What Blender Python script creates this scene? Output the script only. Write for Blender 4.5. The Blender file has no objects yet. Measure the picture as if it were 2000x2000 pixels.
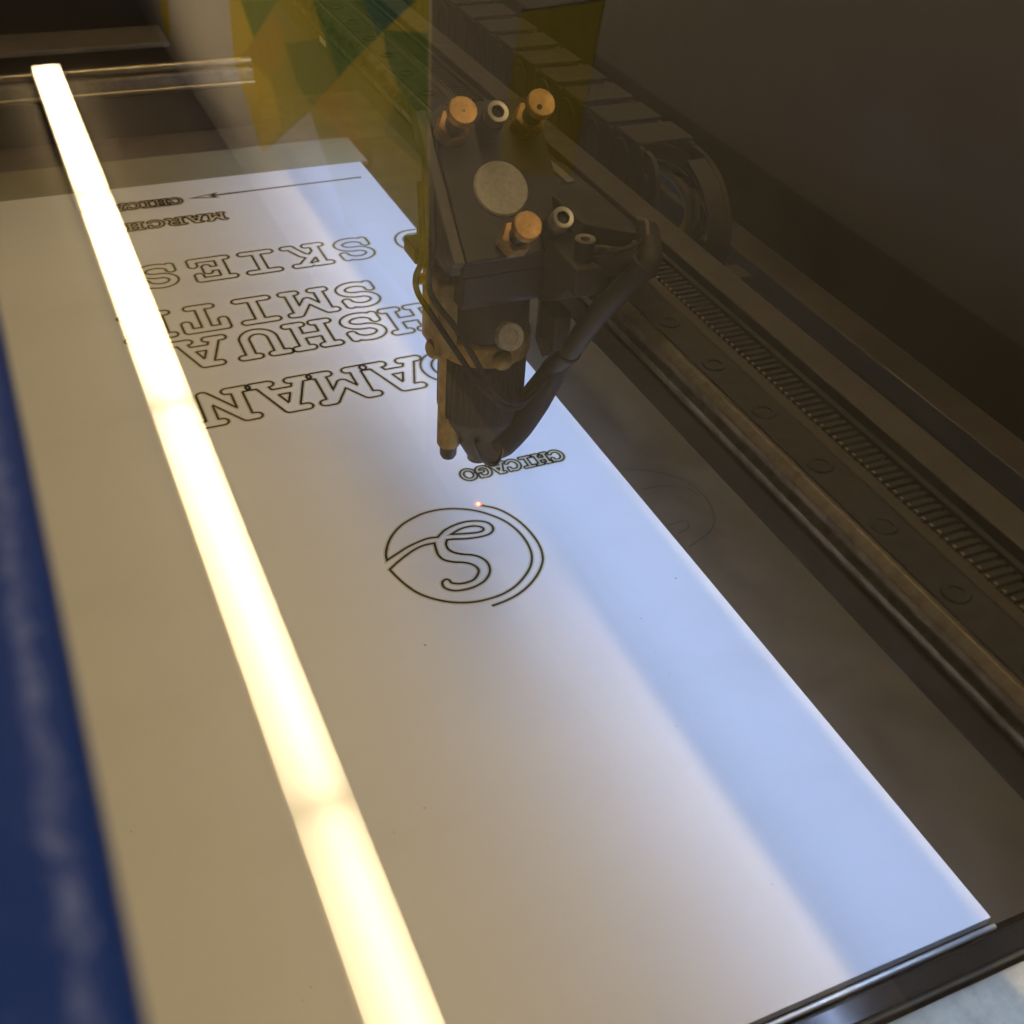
import bpy, bmesh, math, random
import numpy as np
from mathutils import Vector, Matrix

random.seed(7)
scene = bpy.context.scene
C = scene.collection
MM = 0.001                      # all coordinates below are millimetres

# ------------------------------------------------------------------ camera
cam_d = bpy.data.cameras.new('camera')
cam = bpy.data.objects.new('camera', cam_d)
C.objects.link(cam)
xr = Vector((0.91156, -0.40696, 0.05862))
yu = Vector((0.21304, 0.58944, 0.77922))
zb = Vector((-0.35166, -0.69782, 0.62401))
m = Matrix((xr, yu, zb)).transposed().to_4x4()
m.translation = Vector((0, 0, 0.260))
cam.matrix_world = m
cam_d.sensor_width = 36.0
cam_d.lens = 40.68
cam_d.clip_start = 0.005
cam_d.clip_end = 60.0
cam_d.dof.use_dof = True
cam_d.dof.focus_distance = 0.385
cam_d.dof.aperture_fstop = 29.0
scene.camera = cam

# ------------------------------------------------------------------ world, exposure
world = bpy.data.worlds.new('World')
scene.world = world
world.use_nodes = True
bg = world.node_tree.nodes['Background']
bg.inputs[0].default_value = (1.0, 0.86, 0.70, 1)
bg.inputs[1].default_value = 0.03
scene.view_settings.view_transform = 'Standard'
scene.view_settings.look = 'None'
scene.view_settings.exposure = 0.0
scene.view_settings.gamma = 1.0
scene.view_settings.use_curve_mapping = False
scene.cycles.max_bounces = 8
scene.cycles.transparent_max_bounces = 12
scene.cycles.caustics_reflective = False
scene.cycles.caustics_refractive = False

LAMP = 22.2                     # radiance of the ceiling lamp's diffusers
LED = 27.0                      # radiance of the cool strip under the beam

# ------------------------------------------------------------------ materials
MAT = {}
def nodes_of(name):
    mt = bpy.data.materials.new(name)
    mt.use_nodes = True
    nt = mt.node_tree
    MAT[name] = mt
    return mt, nt, nt.nodes, nt.links

def coords(nt, scale):
    tc = nt.nodes.new('ShaderNodeTexCoord')
    mp = nt.nodes.new('ShaderNodeMapping')
    s = scale if isinstance(scale, tuple) else (scale,) * 3
    mp.inputs['Scale'].default_value = s
    nt.links.new(tc.outputs['Object'], mp.inputs['Vector'])
    return mp.outputs[0]

def noise(nt, scale, detail=4, rough=0.55):
    n = nt.nodes.new('ShaderNodeTexNoise')
    n.inputs['Scale'].default_value = 1.0
    n.inputs['Detail'].default_value = detail
    n.inputs['Roughness'].default_value = rough
    nt.links.new(coords(nt, scale), n.inputs['Vector'])
    return n.outputs['Fac']

def ramp(nt, fac, stops):
    r = nt.nodes.new('ShaderNodeValToRGB')
    els = r.color_ramp.elements
    while len(els) < len(stops):
        els.new(0.5)
    for e, (p, c) in zip(els, stops):
        e.position = p
        e.color = (c if isinstance(c, tuple) else (c, c, c)) + (1,)
    nt.links.new(fac, r.inputs[0])
    return r.outputs[0]

def mixc(nt, fac, a, b):
    mx = nt.nodes.new('ShaderNodeMix')
    mx.data_type = 'RGBA'
    for sock, v in ((mx.inputs[0], fac), (mx.inputs[6], a), (mx.inputs[7], b)):
        if isinstance(v, (int, float)):
            sock.default_value = v
        elif isinstance(v, tuple):
            sock.default_value = v + (1,)
        else:
            nt.links.new(v, sock)
    return mx.outputs[2]

def surf(name, base, rough=0.5, metal=0.0, spec=0.5, var=0.15, vscale=60, dust=None, dust_amt=0.4,
         dscale=90, bump=0.0, bscale=400):
    """plain surface with tonal variation, optional dust film and fine relief"""
    mt, nt, ns, ln = nodes_of(name)
    p = ns['Principled BSDF']
    n1 = noise(nt, vscale, 5)
    a = tuple(max(0, c * (1 - var)) for c in base)
    b = tuple(min(1, c * (1 + var)) for c in base)
    col = ramp(nt, n1, [(0.3, a), (0.7, b)])
    if dust:
        f = ramp(nt, noise(nt, dscale, 8, 0.7), [(0.42, 0.0), (0.75, dust_amt)])
        col = mixc(nt, f, col, dust)
        rr = ramp(nt, noise(nt, dscale, 8, 0.7), [(0.4, rough), (0.75, min(1, rough + 0.35))])
        ln.new(rr, p.inputs['Roughness'])
    else:
        rr = ramp(nt, noise(nt, vscale * 2.3, 4), [(0.3, max(0.02, rough * 0.85)), (0.7, min(1, rough * 1.15))])
        ln.new(rr, p.inputs['Roughness'])
    ln.new(col, p.inputs['Base Color'])
    p.inputs['Metallic'].default_value = metal
    p.inputs['Specular IOR Level'].default_value = spec
    if bump:
        bn = ns.new('ShaderNodeBump')
        bn.inputs['Strength'].default_value = bump
        bn.inputs['Distance'].default_value = 0.0004
        ln.new(noise(nt, bscale, 6, 0.6), bn.inputs['Height'])
        ln.new(bn.outputs[0], p.inputs['Normal'])
    return mt

def emit(name, col, strength):
    mt, nt, ns, ln = nodes_of(name)
    ns.remove(ns['Principled BSDF'])
    e = ns.new('ShaderNodeEmission')
    e.inputs[0].default_value = col + (1,)
    e.inputs[1].default_value = strength
    ln.new(e.outputs[0], ns['Material Output'].inputs[0])
    return mt

DUST = (0.085, 0.068, 0.048)
surf('black_anodised', (0.012, 0.011, 0.010), 0.40, dust=DUST, dust_amt=0.35, dscale=160, bump=0.08)
surf('black_dusty', (0.016, 0.014, 0.012), 0.6, dust=DUST, dust_amt=0.6, dscale=220, bump=0.2)
surf('plate_black', (0.012, 0.011, 0.010), 0.36, dust=DUST, dust_amt=0.22, dscale=240, bump=0.08)
surf('housing_side_lit', (0.10, 0.09, 0.078), 0.42, dust=DUST, dust_amt=0.3, dscale=150, bump=0.06)  # paler than the plate: light on the side face put into its colour
surf('beam_paint', (0.030, 0.024, 0.017), 0.6, dust=DUST, dust_amt=0.7, dscale=120, bump=0.15)
surf('lip_paint', (0.048, 0.042, 0.034), 0.5, dust=DUST, dust_amt=0.45, dscale=140, bump=0.1)
surf('rail_steel', (0.19, 0.165, 0.13), 0.36, metal=0.85, dust=(0.055, 0.042, 0.028), dust_amt=0.8, dscale=150, bump=0.08)
surf('tooth_glint', (0.40, 0.34, 0.25), 0.4, metal=0.6, dust=(0.08, 0.06, 0.04), dust_amt=0.9, dscale=60)
surf('rail_top', (0.008, 0.007, 0.006), 0.55, metal=0.0, dust=DUST, dust_amt=0.12, dscale=150)
surf('rubber', (0.009, 0.008, 0.007), 0.62, dust=DUST, dust_amt=0.28, dscale=300, bump=0.2)
surf('hose', (0.014, 0.012, 0.010), 0.5, dust=DUST, dust_amt=0.5, dscale=260, bump=0.12)
surf('chain_plastic', (0.022, 0.020, 0.017), 0.5, dust=DUST, dust_amt=0.65, dscale=200, bump=0.12)
surf('brass', (0.72, 0.43, 0.16), 0.36, metal=0.75, var=0.12, vscale=300, dust=(0.30, 0.17, 0.06), dust_amt=0.5, dscale=500)
surf('brass_dull', (0.50, 0.32, 0.085), 0.45, metal=0.4, var=0.25, vscale=200, dust=(0.20, 0.12, 0.04), dust_amt=0.6, dscale=260)
surf('steel', (0.60, 0.54, 0.43), 0.36, metal=0.9, var=0.1, vscale=300, bump=0.05)
surf('alu_white', (0.52, 0.48, 0.38), 0.55, var=0.12, vscale=900, dust=(0.36, 0.32, 0.24), dust_amt=0.6, dscale=700, bump=0.15)
surf('socket_dark', (0.012, 0.011, 0.010), 0.7)
surf('bed_dark', (0.046, 0.035, 0.019), 0.48, dust=(0.075, 0.055, 0.028), dust_amt=0.5, dscale=40, bump=0.06)
surf('ledge_brown', (0.085, 0.066, 0.044), 0.4, var=0.2, vscale=20, dust=(0.09, 0.07, 0.05), dust_amt=0.4, dscale=30)
surf('rail_grey', (0.34, 0.29, 0.21), 0.45, metal=0.2, var=0.3, vscale=120, dust=(0.10, 0.08, 0.06), dust_amt=0.6, dscale=200)
surf('satin_metal', (0.36, 0.31, 0.25), 0.38, metal=0.5, var=0.35, vscale=14, dust=(0.12, 0.10, 0.08), dust_amt=0.5, dscale=25)
surf('rod_steel', (0.30, 0.25, 0.16), 0.36, metal=0.95, var=0.2, vscale=80)
surf('bed_mark', (0.018, 0.015, 0.011), 0.6)
surf('tray_beige', (0.26, 0.24, 0.155), 0.6, var=0.12, vscale=30, dust=(0.2, 0.18, 0.12), dust_amt=0.4, dscale=60)
surf('cabinet_dark', (0.026, 0.021, 0.016), 0.38, var=0.3, vscale=15, dust=DUST, dust_amt=0.18, dscale=20)
surf('bar_gloss', (0.020, 0.019, 0.017), 0.18, var=0.2)
surf('bar_edge', (0.62, 0.63, 0.60), 0.5, metal=0.85, var=0.1)
surf('cream_panel', (0.74, 0.70, 0.52), 0.6, var=0.06, vscale=60, dust=(0.36, 0.33, 0.24), dust_amt=0.6, dscale=150, bump=0.2)
surf('ceiling_paint', (0.46, 0.405, 0.35), 0.9, var=0.05, vscale=2)
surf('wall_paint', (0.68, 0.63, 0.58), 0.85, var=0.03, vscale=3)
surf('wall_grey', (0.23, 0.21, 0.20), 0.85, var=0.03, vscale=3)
surf('wall_top_lit', (0.40, 0.37, 0.345), 0.85, var=0.03, vscale=3)
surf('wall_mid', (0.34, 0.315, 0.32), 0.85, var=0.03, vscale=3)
surf('lamp_housing', (0.6, 0.58, 0.54), 0.5, var=0.04)
surf('cable_tan', (0.20, 0.17, 0.10), 0.5, dust=DUST, dust_amt=0.4, dscale=300)
surf('cable_orange', (0.16, 0.06, 0.03), 0.5, dust=DUST, dust_amt=0.4, dscale=300)
surf('cable_green', (0.07, 0.075, 0.04), 0.5)
surf('grey_tape', (0.17, 0.16, 0.145), 0.55, dust=DUST, dust_amt=0.4, dscale=300)
surf('white_label', (0.75, 0.73, 0.60), 0.5, var=0.04)
surf('burn_line', (0.010, 0.006, 0.003), 0.7, var=0.3, vscale=500)
surf('burn_halo', (0.66, 0.60, 0.36), 0.5, var=0.12, vscale=400)
surf('cabinet_blue', (0.012, 0.028, 0.105), 0.4)

for nm, c in (('mural_olive', (0.52, 0.45, 0.04)), ('mural_yellow', (0.74, 0.55, 0.02)),
              ('mural_green', (0.28, 0.34, 0.012)), ('mural_orange', (0.60, 0.43, 0.02)),
              ('mural_mid', (0.32, 0.34, 0.03)), ('mural_dark', (0.11, 0.22, 0.018)),
              ('mural_teal', (0.012, 0.13, 0.09)), ('mural_shade', (0.23, 0.19, 0.012))):
    surf(nm, c, 0.8, var=0.04, vscale=4)

# white acrylic: satin white with a few specks of soot
mt, nt, ns, ln = nodes_of('white_acrylic')
p = ns['Principled BSDF']
vo = ns.new('ShaderNodeTexVoronoi')
vo.inputs['Scale'].default_value = 1.0
vo.inputs['Randomness'].default_value = 1.0
ln.new(coords(nt, 70), vo.inputs['Vector'])
sp = ramp(nt, vo.outputs['Distance'], [(0.024, 1.0), (0.042, 0.0)])
keep = ramp(nt, noise(nt, 23, 2), [(0.52, 0.0), (0.60, 0.55)])
mul = ns.new('ShaderNodeMath'); mul.operation = 'MULTIPLY'
ln.new(sp, mul.inputs[0]); ln.new(keep, mul.inputs[1])
vo2 = ns.new('ShaderNodeTexVoronoi'); vo2.inputs['Scale'].default_value = 1.0
ln.new(coords(nt, 190), vo2.inputs['Vector'])
sp2 = ramp(nt, vo2.outputs['Distance'], [(0.03, 0.55), (0.055, 0.0)])
keep2 = ramp(nt, noise(nt, 61, 2), [(0.56, 0.0), (0.62, 1.0)])
mul2 = ns.new('ShaderNodeMath'); mul2.operation = 'MULTIPLY'
ln.new(sp2, mul2.inputs[0]); ln.new(keep2, mul2.inputs[1])
smud = ramp(nt, noise(nt, (7, 16, 7), 6, 0.62), [(0.35, (0.845, 0.835, 0.815)), (0.55, (0.82, 0.81, 0.785)), (0.75, (0.765, 0.75, 0.715))])
basec = mixc(nt, mul2.outputs[0], smud, (0.22, 0.18, 0.12))
ln.new(mixc(nt, mul.outputs[0], basec, (0.16, 0.13, 0.09)), p.inputs['Base Color'])
p.inputs['Roughness'].default_value = 0.42
p.inputs['Specular IOR Level'].default_value = 0.35

# blue painted sheet metal with pale scuffs along its fold
mt, nt, ns, ln = nodes_of('blue_paint')
p = ns['Principled BSDF']
tc = ns.new('ShaderNodeTexCoord')
sx = ns.new('ShaderNodeSeparateXYZ'); ln.new(tc.outputs['Object'], sx.inputs[0])
wob = ns.new('ShaderNodeMath'); wob.operation = 'MULTIPLY_ADD'
ln.new(noise(nt, (420, 420, 420), 7, 0.75), wob.inputs[0]); wob.inputs[1].default_value = 0.0024
ln.new(sx.outputs['X'], wob.inputs[2])
band = ramp(nt, wob.outputs[0], [(0.0, 0.0), (1.0, 0.0)])
mr = ns.new('ShaderNodeMapRange'); ln.new(wob.outputs[0], mr.inputs[0])
mr.inputs[1].default_value = -0.0045; mr.inputs[2].default_value = -0.0005
band = ramp(nt, mr.outputs[0], [(0.30, 0.0), (0.46, 0.8), (0.60, 0.8), (0.72, 0.0)])
brk = ramp(nt, noise(nt, (1500, 700, 1500), 7, 0.75), [(0.40, 0.0), (0.56, 1.0)])
mul = ns.new('ShaderNodeMath'); mul.operation = 'MULTIPLY'
ln.new(band, mul.inputs[0]); ln.new(brk, mul.inputs[1])
fleck = ramp(nt, noise(nt, 900, 5, 0.6), [(0.56, 0.0), (0.72, 0.20)])
mx = ns.new('ShaderNodeMath'); mx.operation = 'MAXIMUM'
ln.new(mul.outputs[0], mx.inputs[0]); ln.new(fleck, mx.inputs[1])
ln.new(mixc(nt, mx.outputs[0], (0.006, 0.034, 0.24), (0.14, 0.19, 0.50)), p.inputs['Base Color'])
p.inputs['Roughness'].default_value = 0.55
p.inputs['Specular IOR Level'].default_value = 0.15

# clear acrylic lid: reflection follows Fresnel for both surfaces, the rest goes straight through
mt, nt, ns, ln = nodes_of('lid_acrylic')
ns.remove(ns['Principled BSDF'])
fr = ns.new('ShaderNodeFresnel'); fr.inputs[0].default_value = 1.49
a2 = ns.new('ShaderNodeMath'); a2.operation = 'ADD'; a2.inputs[1].default_value = 1.0
ln.new(fr.outputs[0], a2.inputs[0])
d2 = ns.new('ShaderNodeMath'); d2.operation = 'DIVIDE'
ln.new(fr.outputs[0], d2.inputs[0]); ln.new(a2.outputs[0], d2.inputs[1])
t2 = ns.new('ShaderNodeMath'); t2.operation = 'MULTIPLY'; t2.inputs[1].default_value = 2.0
ln.new(d2.outputs[0], t2.inputs[0])
tr = ns.new('ShaderNodeBsdfTransparent'); tr.inputs[0].default_value = (0.95, 0.945, 0.92, 1)
gl = ns.new('ShaderNodeBsdfGlossy'); gl.inputs['Roughness'].default_value = 0.0
ms = ns.new('ShaderNodeMixShader')
ln.new(t2.outputs[0], ms.inputs[0]); ln.new(tr.outputs[0], ms.inputs[1]); ln.new(gl.outputs[0], ms.inputs[2])
ln.new(ms.outputs[0], ns['Material Output'].inputs[0])
mt, nt, ns, ln = nodes_of('lid_clear')
ns.remove(ns['Principled BSDF'])
tr = ns.new('ShaderNodeBsdfTransparent')
ln.new(tr.outputs[0], ns['Material Output'].inputs[0])

# lamp diffuser: tube behind opal plastic, brighter along the tube, dimmer at rim and ends
mt, nt, ns, ln = nodes_of('lamp_diffuser')
ns.remove(ns['Principled BSDF'])
tc = ns.new('ShaderNodeTexCoord')
sx = ns.new('ShaderNodeSeparateXYZ'); ln.new(tc.outputs['Generated'], sx.inputs[0])
ax = ramp(nt, sx.outputs['X'], [(0.0, 0.50), (0.22, 0.66), (0.50, 1.0), (0.68, 1.0), (0.90, 0.62), (1.0, 0.48)])
ay = ramp(nt, sx.outputs['Y'], [(0.0, 0.5), (0.04, 0.85), (0.12, 1.0), (0.88, 1.0), (0.96, 0.85), (1.0, 0.5)])
mm_ = ns.new('ShaderNodeMath'); mm_.operation = 'MULTIPLY'
ln.new(ax, mm_.inputs[0]); ln.new(ay, mm_.inputs[1])
ms_ = ns.new('ShaderNodeMath'); ms_.operation = 'MULTIPLY'; ms_.inputs[1].default_value = LAMP * 1.25
ln.new(mm_.outputs[0], ms_.inputs[0])
e = ns.new('ShaderNodeEmission'); e.inputs[0].default_value = (1.0, 0.765, 0.435, 1)
ln.new(ms_.outputs[0], e.inputs[1]); ln.new(e.outputs[0], ns['Material Output'].inputs[0])
emit('led_cool', (0.44, 0.58, 0.97), LED)
emit('laser_red', (1.0, 0.10, 0.04), 6.0)
emit('laser_core', (1.0, 0.45, 0.28), 6.0)

# ------------------------------------------------------------------ mesh helpers
def link(name, me, mat, parent=None, smooth=False):
    o = bpy.data.objects.new(name, me)
    C.objects.link(o)
    if mat:
        me.materials.append(MAT[mat])
    if smooth:
        for f in me.polygons:
            f.use_smooth = True
    if parent:
        o.parent = parent
        o.matrix_parent_inverse = Matrix.Translation(-total_loc(parent))
    return o

def total_loc(o):
    v = Vector((0, 0, 0))
    if o.type == 'EMPTY':
        v = v + o.location
    return v

def from_bm(name, bm, mat, parent=None, smooth=False, angle=None):
    me = bpy.data.meshes.new(name)
    bmesh.ops.recalc_face_normals(bm, faces=bm.faces)
    bm.to_mesh(me); bm.free()
    o = link(name, me, mat, parent, smooth)
    if angle is not None:
        me.shade_smooth() if hasattr(me, 'shade_smooth') else None
        try:
            me.set_sharp_from_angle(angle=math.radians(angle))
        except Exception:
            pass
    return o

def raw(name, vs, fs, mat, parent=None, smooth=False):
    me = bpy.data.meshes.new(name)
    me.from_pydata([tuple(c * MM for c in v) for v in vs], [], fs)
    me.update()
    return link(name, me, mat, parent, smooth)

def thing(name, label, cat, loc=(0, 0, 0), group=None):
    o = bpy.data.objects.new(name, None)
    C.objects.link(o)
    o.location = Vector(loc) * MM
    o.empty_display_size = 0.01
    tag(o, label, cat, group)
    return o

def tag(o, label, cat, group=None):
    o['label'] = label; o['category'] = cat
    if group:
        o['group'] = group
    return o

def struct(o):
    o['kind'] = 'structure'
    return o

def bm_box(bm, x0, x1, y0, y1, z0, z1):
    v = [bm.verts.new((x * MM, y * MM, z * MM)) for x in (x0, x1) for y in (y0, y1) for z in (z0, z1)]
    for f in ((0, 1, 3, 2), (4, 6, 7, 5), (0, 4, 5, 1), (2, 3, 7, 6), (0, 2, 6, 4), (1, 5, 7, 3)):
        bm.faces.new([v[i] for i in f])
    return v

def box(name, x0, x1, y0, y1, z0, z1, mat, parent=None, bevel=0.0, seg=2):
    bm = bmesh.new()
    bm_box(bm, x0, x1, y0, y1, z0, z1)
    if bevel:
        bmesh.ops.bevel(bm, geom=list(bm.edges), offset=bevel * MM, segments=seg, profile=0.5, affect='EDGES')
    return from_bm(name, bm, mat, parent)

def prism_x(name, poly, x0, x1, mat, parent=None, bevel=0.0):
    """polygon in (y, z), extruded along x"""
    bm = bmesh.new()
    a = [bm.verts.new((x0 * MM, y * MM, z * MM)) for y, z in poly]
    b = [bm.verts.new((x1 * MM, y * MM, z * MM)) for y, z in poly]
    bm.faces.new(a); bm.faces.new(b[::-1])
    n = len(poly)
    for i in range(n):
        bm.faces.new((a[i], b[i], b[(i + 1) % n], a[(i + 1) % n]))
    if bevel:
        bmesh.ops.recalc_face_normals(bm, faces=bm.faces)
        bmesh.ops.bevel(bm, geom=list(bm.edges), offset=bevel * MM, segments=2, profile=0.5, affect='EDGES')
    return from_bm(name, bm, mat, parent)

def prism_y(name, poly, y0, y1, mat, parent=None, bevel=0.0):
    """polygon in (x, z), extruded along y"""
    bm = bmesh.new()
    a = [bm.verts.new((x * MM, y0 * MM, z * MM)) for x, z in poly]
    b = [bm.verts.new((x * MM, y1 * MM, z * MM)) for x, z in poly]
    bm.faces.new(a); bm.faces.new(b[::-1])
    n = len(poly)
    for i in range(n):
        bm.faces.new((a[i], b[i], b[(i + 1) % n], a[(i + 1) % n]))
    if bevel:
        bmesh.ops.recalc_face_normals(bm, faces=bm.faces)
        bmesh.ops.bevel(bm, geom=list(bm.edges), offset=bevel * MM, segments=2, profile=0.5, affect='EDGES')
    return from_bm(name, bm, mat, parent)

def frame_of(axis):
    w = Vector(axis).normalized()
    u = w.cross(Vector((0, 0, 1)))
    if u.length < 1e-3:
        u = Vector((1, 0, 0))
    u.normalize()
    return u, w.cross(u).normalized(), w

def lathe(name, prof, origin, axis, mat, parent=None, seg=40, sharp=35, rmod=None):
    """prof: list of (radius, height along axis); closed by caps when a radius is zero"""
    u, v, w = frame_of(axis)
    o = Vector(origin)
    bm = bmesh.new()
    rings = []
    for r, h in prof:
        if r <= 1e-6:
            rings.append([bm.verts.new((o + w * h) * MM)])
            continue
        ring = []
        for k in range(seg):
            a = 2 * math.pi * k / seg
            rr = r * (rmod(a, h) if rmod else 1)
            ring.append(bm.verts.new((o + w * h + u * (rr * math.cos(a)) + v * (rr * math.sin(a))) * MM))
        rings.append(ring)
    for A, B in zip(rings, rings[1:]):
        if len(A) == 1 and len(B) == 1:
            continue
        for k in range(seg):
            k2 = (k + 1) % seg
            if len(A) == 1:
                bm.faces.new((A[0], B[k], B[k2]))
            elif len(B) == 1:
                bm.faces.new((A[k], A[k2], B[0]))
            else:
                bm.faces.new((A[k], A[k2], B[k2], B[k]))
    return from_bm(name, bm, mat, parent, smooth=True, angle=sharp)

def catmull(pts, n=10, closed=False):
    P = [Vector(p) for p in pts]
    out = []
    N = len(P)
    rng = range(N if closed else N - 1)
    for i in rng:
        p1, p2 = P[i], P[(i + 1) % N]
        p0 = P[(i - 1) % N] if (closed or i > 0) else p1 * 2 - p2
        p3 = P[(i + 2) % N] if (closed or i + 2 < N) else p2 * 2 - p1
        for k in range(n):
            t = k / n
            out.append(0.5 * ((2 * p1) + (p2 - p0) * t + (2 * p0 - 5 * p1 + 4 * p2 - p3) * t * t
                              + (3 * p1 - p0 - 3 * p2 + p3) * t ** 3))
    if not closed:
        out.append(P[-1])
    return out

def tube(name, pts, r, mat, parent=None, seg=14, n=10, caps=True, radii=None):
    path = catmull(pts, n)
    N = len(path)
    bm = bmesh.new()
    rings = []
    t0 = (path[1] - path[0]).normalized()
    u = frame_of(t0)[0]
    for i, pt in enumerate(path):
        t = (path[min(i + 1, N - 1)] - path[max(i - 1, 0)]).normalized()
        u = (u - t * u.dot(t)).normalized()
        v = t.cross(u)
        if radii:
            f = i / (N - 1) * (len(radii) - 1)
            k = min(int(f), len(radii) - 2)
            rr = radii[k] + (radii[k + 1] - radii[k]) * (f - k)
        else:
            rr = r
        rings.append([bm.verts.new((pt + u * (rr * math.cos(2 * math.pi * k / seg)) + v * (rr * math.sin(2 * math.pi * k / seg))) * MM)
                      for k in range(seg)])
    for A, B in zip(rings, rings[1:]):
        for k in range(seg):
            bm.faces.new((A[k], A[(k + 1) % seg], B[(k + 1) % seg], B[k]))
    if caps:
        bm.faces.new(rings[0][::-1]); bm.faces.new(rings[-1])
    return from_bm(name, bm, mat, parent, smooth=True, angle=50)

# ------------------------------------------------------------------ the room: ceiling, wall, lamp
ZC = 1820.0
XW = 850.0
struct(box('ceiling', -3200, XW + 60, -3200, 9000, ZC + 45, ZC + 105, 'ceiling_paint'))
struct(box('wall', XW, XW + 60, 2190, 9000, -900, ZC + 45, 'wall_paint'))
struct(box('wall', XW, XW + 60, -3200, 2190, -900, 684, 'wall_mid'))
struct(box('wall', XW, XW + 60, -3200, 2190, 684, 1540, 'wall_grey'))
struct(box('wall', XW, XW + 60, -3200, 2190, 1540, ZC + 45, 'wall_top_lit'))  # pale band over the grey one paints in stronger lamp light up high

mural = thing('wall_mural', 'green and yellow triangle mural painted on the wall, mirrored in the lid', 'mural', (XW, 3000, 1200))
MUR = [
 ('mural_olive', [(4028,1274),(4039,1469),(3730,1675),(3672,1648),(3104,1318),(2962,1410),(2796,1518),(2184,1472),(2210,600),(3600,600)]),
 ('mural_yellow', [(4028,1274),(3860,1229),(3717,1304),(3911,1420),(3656,1370),(3517,1382),(3439,1493),(3672,1648),(3730,1675),(4039,1469)]),
 ('mural_green', [(3860,1229),(3386,1103),(3717,1304)]),
 ('mural_orange', [(3439,1146),(3327,1204),(3402,1283),(3564,1381),(3744,1390),(3911,1420),(3717,1304)]),
 ('mural_mid', [(3327,1204),(2925,1069),(2823,1138),(3081,1296),(3222,1285)]),
 ('mural_dark', [(3031,1008),(2610,896),(2530,950),(2474,923),(2710,1064),(2823,1138),(2925,1069)]),
 ('mural_teal', [(2610,896),(2272,806),(2474,923),(2521,948)]),
 ('mural_orange', [(2823,1141),(2691,1194),(2565,1281),(3067,1287)]),
 ('mural_dark', [(2207,851),(2197,1131),(2307,1057),(2458,971),(2474,931),(2474,923)]),
 ('mural_mid', [(2481,1150),(2197,1131),(2200,1047),(2373,1009)]),
 ('mural_yellow', [(5462,1655),(5236,1595),(5279,1730),(5352,1810),(5448,1767)]),
 ('mural_shade', [(1787,696),(1515,605),(1563,884),(1736,951),(1845,958),(1813,813)]),
]
for i, (mat, poly) in enumerate(MUR):
    off = 0.12 + 0.10 * i
    vs = [(XW - off, y, z) for y, z in poly] + [(XW - off + 0.07, y, z) for y, z in poly]
    n = len(poly)
    fs = [list(range(n)), list(range(n, 2 * n))[::-1]] + [(k, n + k, n + (k + 1) % n, (k + 1) % n) for k in range(n)]
    raw('painted_triangle', vs, fs, mat, mural)

lamp = thing('ceiling_lamp', 'long warm white linear ceiling lamp mirrored in the lid', 'lamp', (301, 2000, ZC))
lamp.rotation_euler.z = -0.0048
LX0, LX1 = 247.5, 354.5
box('lamp_housing', LX0 - 4, LX1 + 4, -1435, 5203, ZC + 6, ZC + 44, 'lamp_housing', lamp, 2)
joints = [-1420, -100, 1225, 2540, 3868, 5195]
for a, b in zip(joints, joints[1:]):
    box('diffuser', LX0, LX1, a + 3, b - 3, ZC - 12, ZC + 5, 'lamp_diffuser', lamp, 3)

# ------------------------------------------------------------------ the machine: bed and cabinet
struct(box('cutting_bed', -55, 345, 95.4, 651, -14, -3.2, 'bed_dark'))
cab = thing('laser_cutter', 'blue laser cutter cabinet with dark inside and closed clear lid', 'laser cutter', (140, 340, -46))
box('back_panel', -80, 350, 738, 745, -40, 196, 'cabinet_dark', cab, 1)
box('side_panel', 350, 357, -70, 745, -40, 196, 'cabinet_dark', cab, 1)
box('side_panel', -88, -81, -70, 745, -40, 196, 'cabinet_blue', cab, 1)
box('front_panel', -80, 350, -77, -70, -40, 196, 'cabinet_dark', cab, 1)
box('sheen_ledge', -80, 112, 704, 737, 41, 44, 'satin_metal', cab, 0.6)  # ledge added to give the back panel a lamp sheen
box('floor_panel', -80, 350, -70, 738, -46, -40.5, 'cabinet_dark', cab, 1)
box('rear_ledge', -80, 348, 655.5, 737, -10, -5, 'ledge_brown', cab, 0.5)
box('side_rail', 291, 307, -60, 735, 30, 40, 'cabinet_dark', cab, 0.8)
box('side_rail_foot', 294, 304, -60, 735, -40, 29.5, 'cabinet_dark', cab)

tray = tag(box('rear_strip', -50, 200, 612, 650.0, -3.0, -0.6, 'tray_beige', None, 0.4),
           'dull beige strip lying behind the far edge of the white sheet', 'strip')
tag(box('edge_bar', -50, 330, 86.6, 93.6, -16, -1.6, 'bar_gloss', None, 1.4, 3),
    'glossy black bar along the near edge of the white sheet', 'bar')
pan = tag(box('speckled_panel', -50, 340, -40, 86.0, -22, -7.0, 'cream_panel', None, 0.6),
          'off-white speckled panel in front of the black bar, bottom right corner', 'panel')
bm = bmesh.new()
tag(lathe('edge_trim', [(0, 0), (0.75, 0), (0.75, 245), (0, 245)], (-50, 94.3, -1.3), (1, 0, 0), 'bar_edge', None, 16),
    'thin bright metal trim between the white sheet and the black bar', 'trim')

gr = thing('guide_rail', 'steel guide rail with bright rod along the far dark panel', 'rail', (40, 700, 10))
box('rail_base', -80, 158, 692, 704, -4.5, 19, 'cabinet_dark', gr, 0.6)
box('rail_body', -80, 156, 690, 700, 20, 30, 'rail_grey', gr, 1.2)
lathe('rod', [(0, 0), (2.4, 0), (2.4, 236), (0, 236)], (-80, 695, 33.0), (1, 0, 0), 'rod_steel', gr, 20)
lathe('rod', [(0, 0), (1.3, 0), (1.3, 236), (0, 236)], (-80, 688.4, 22.5), (1, 0, 0), 'rod_steel', gr, 16)

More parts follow.
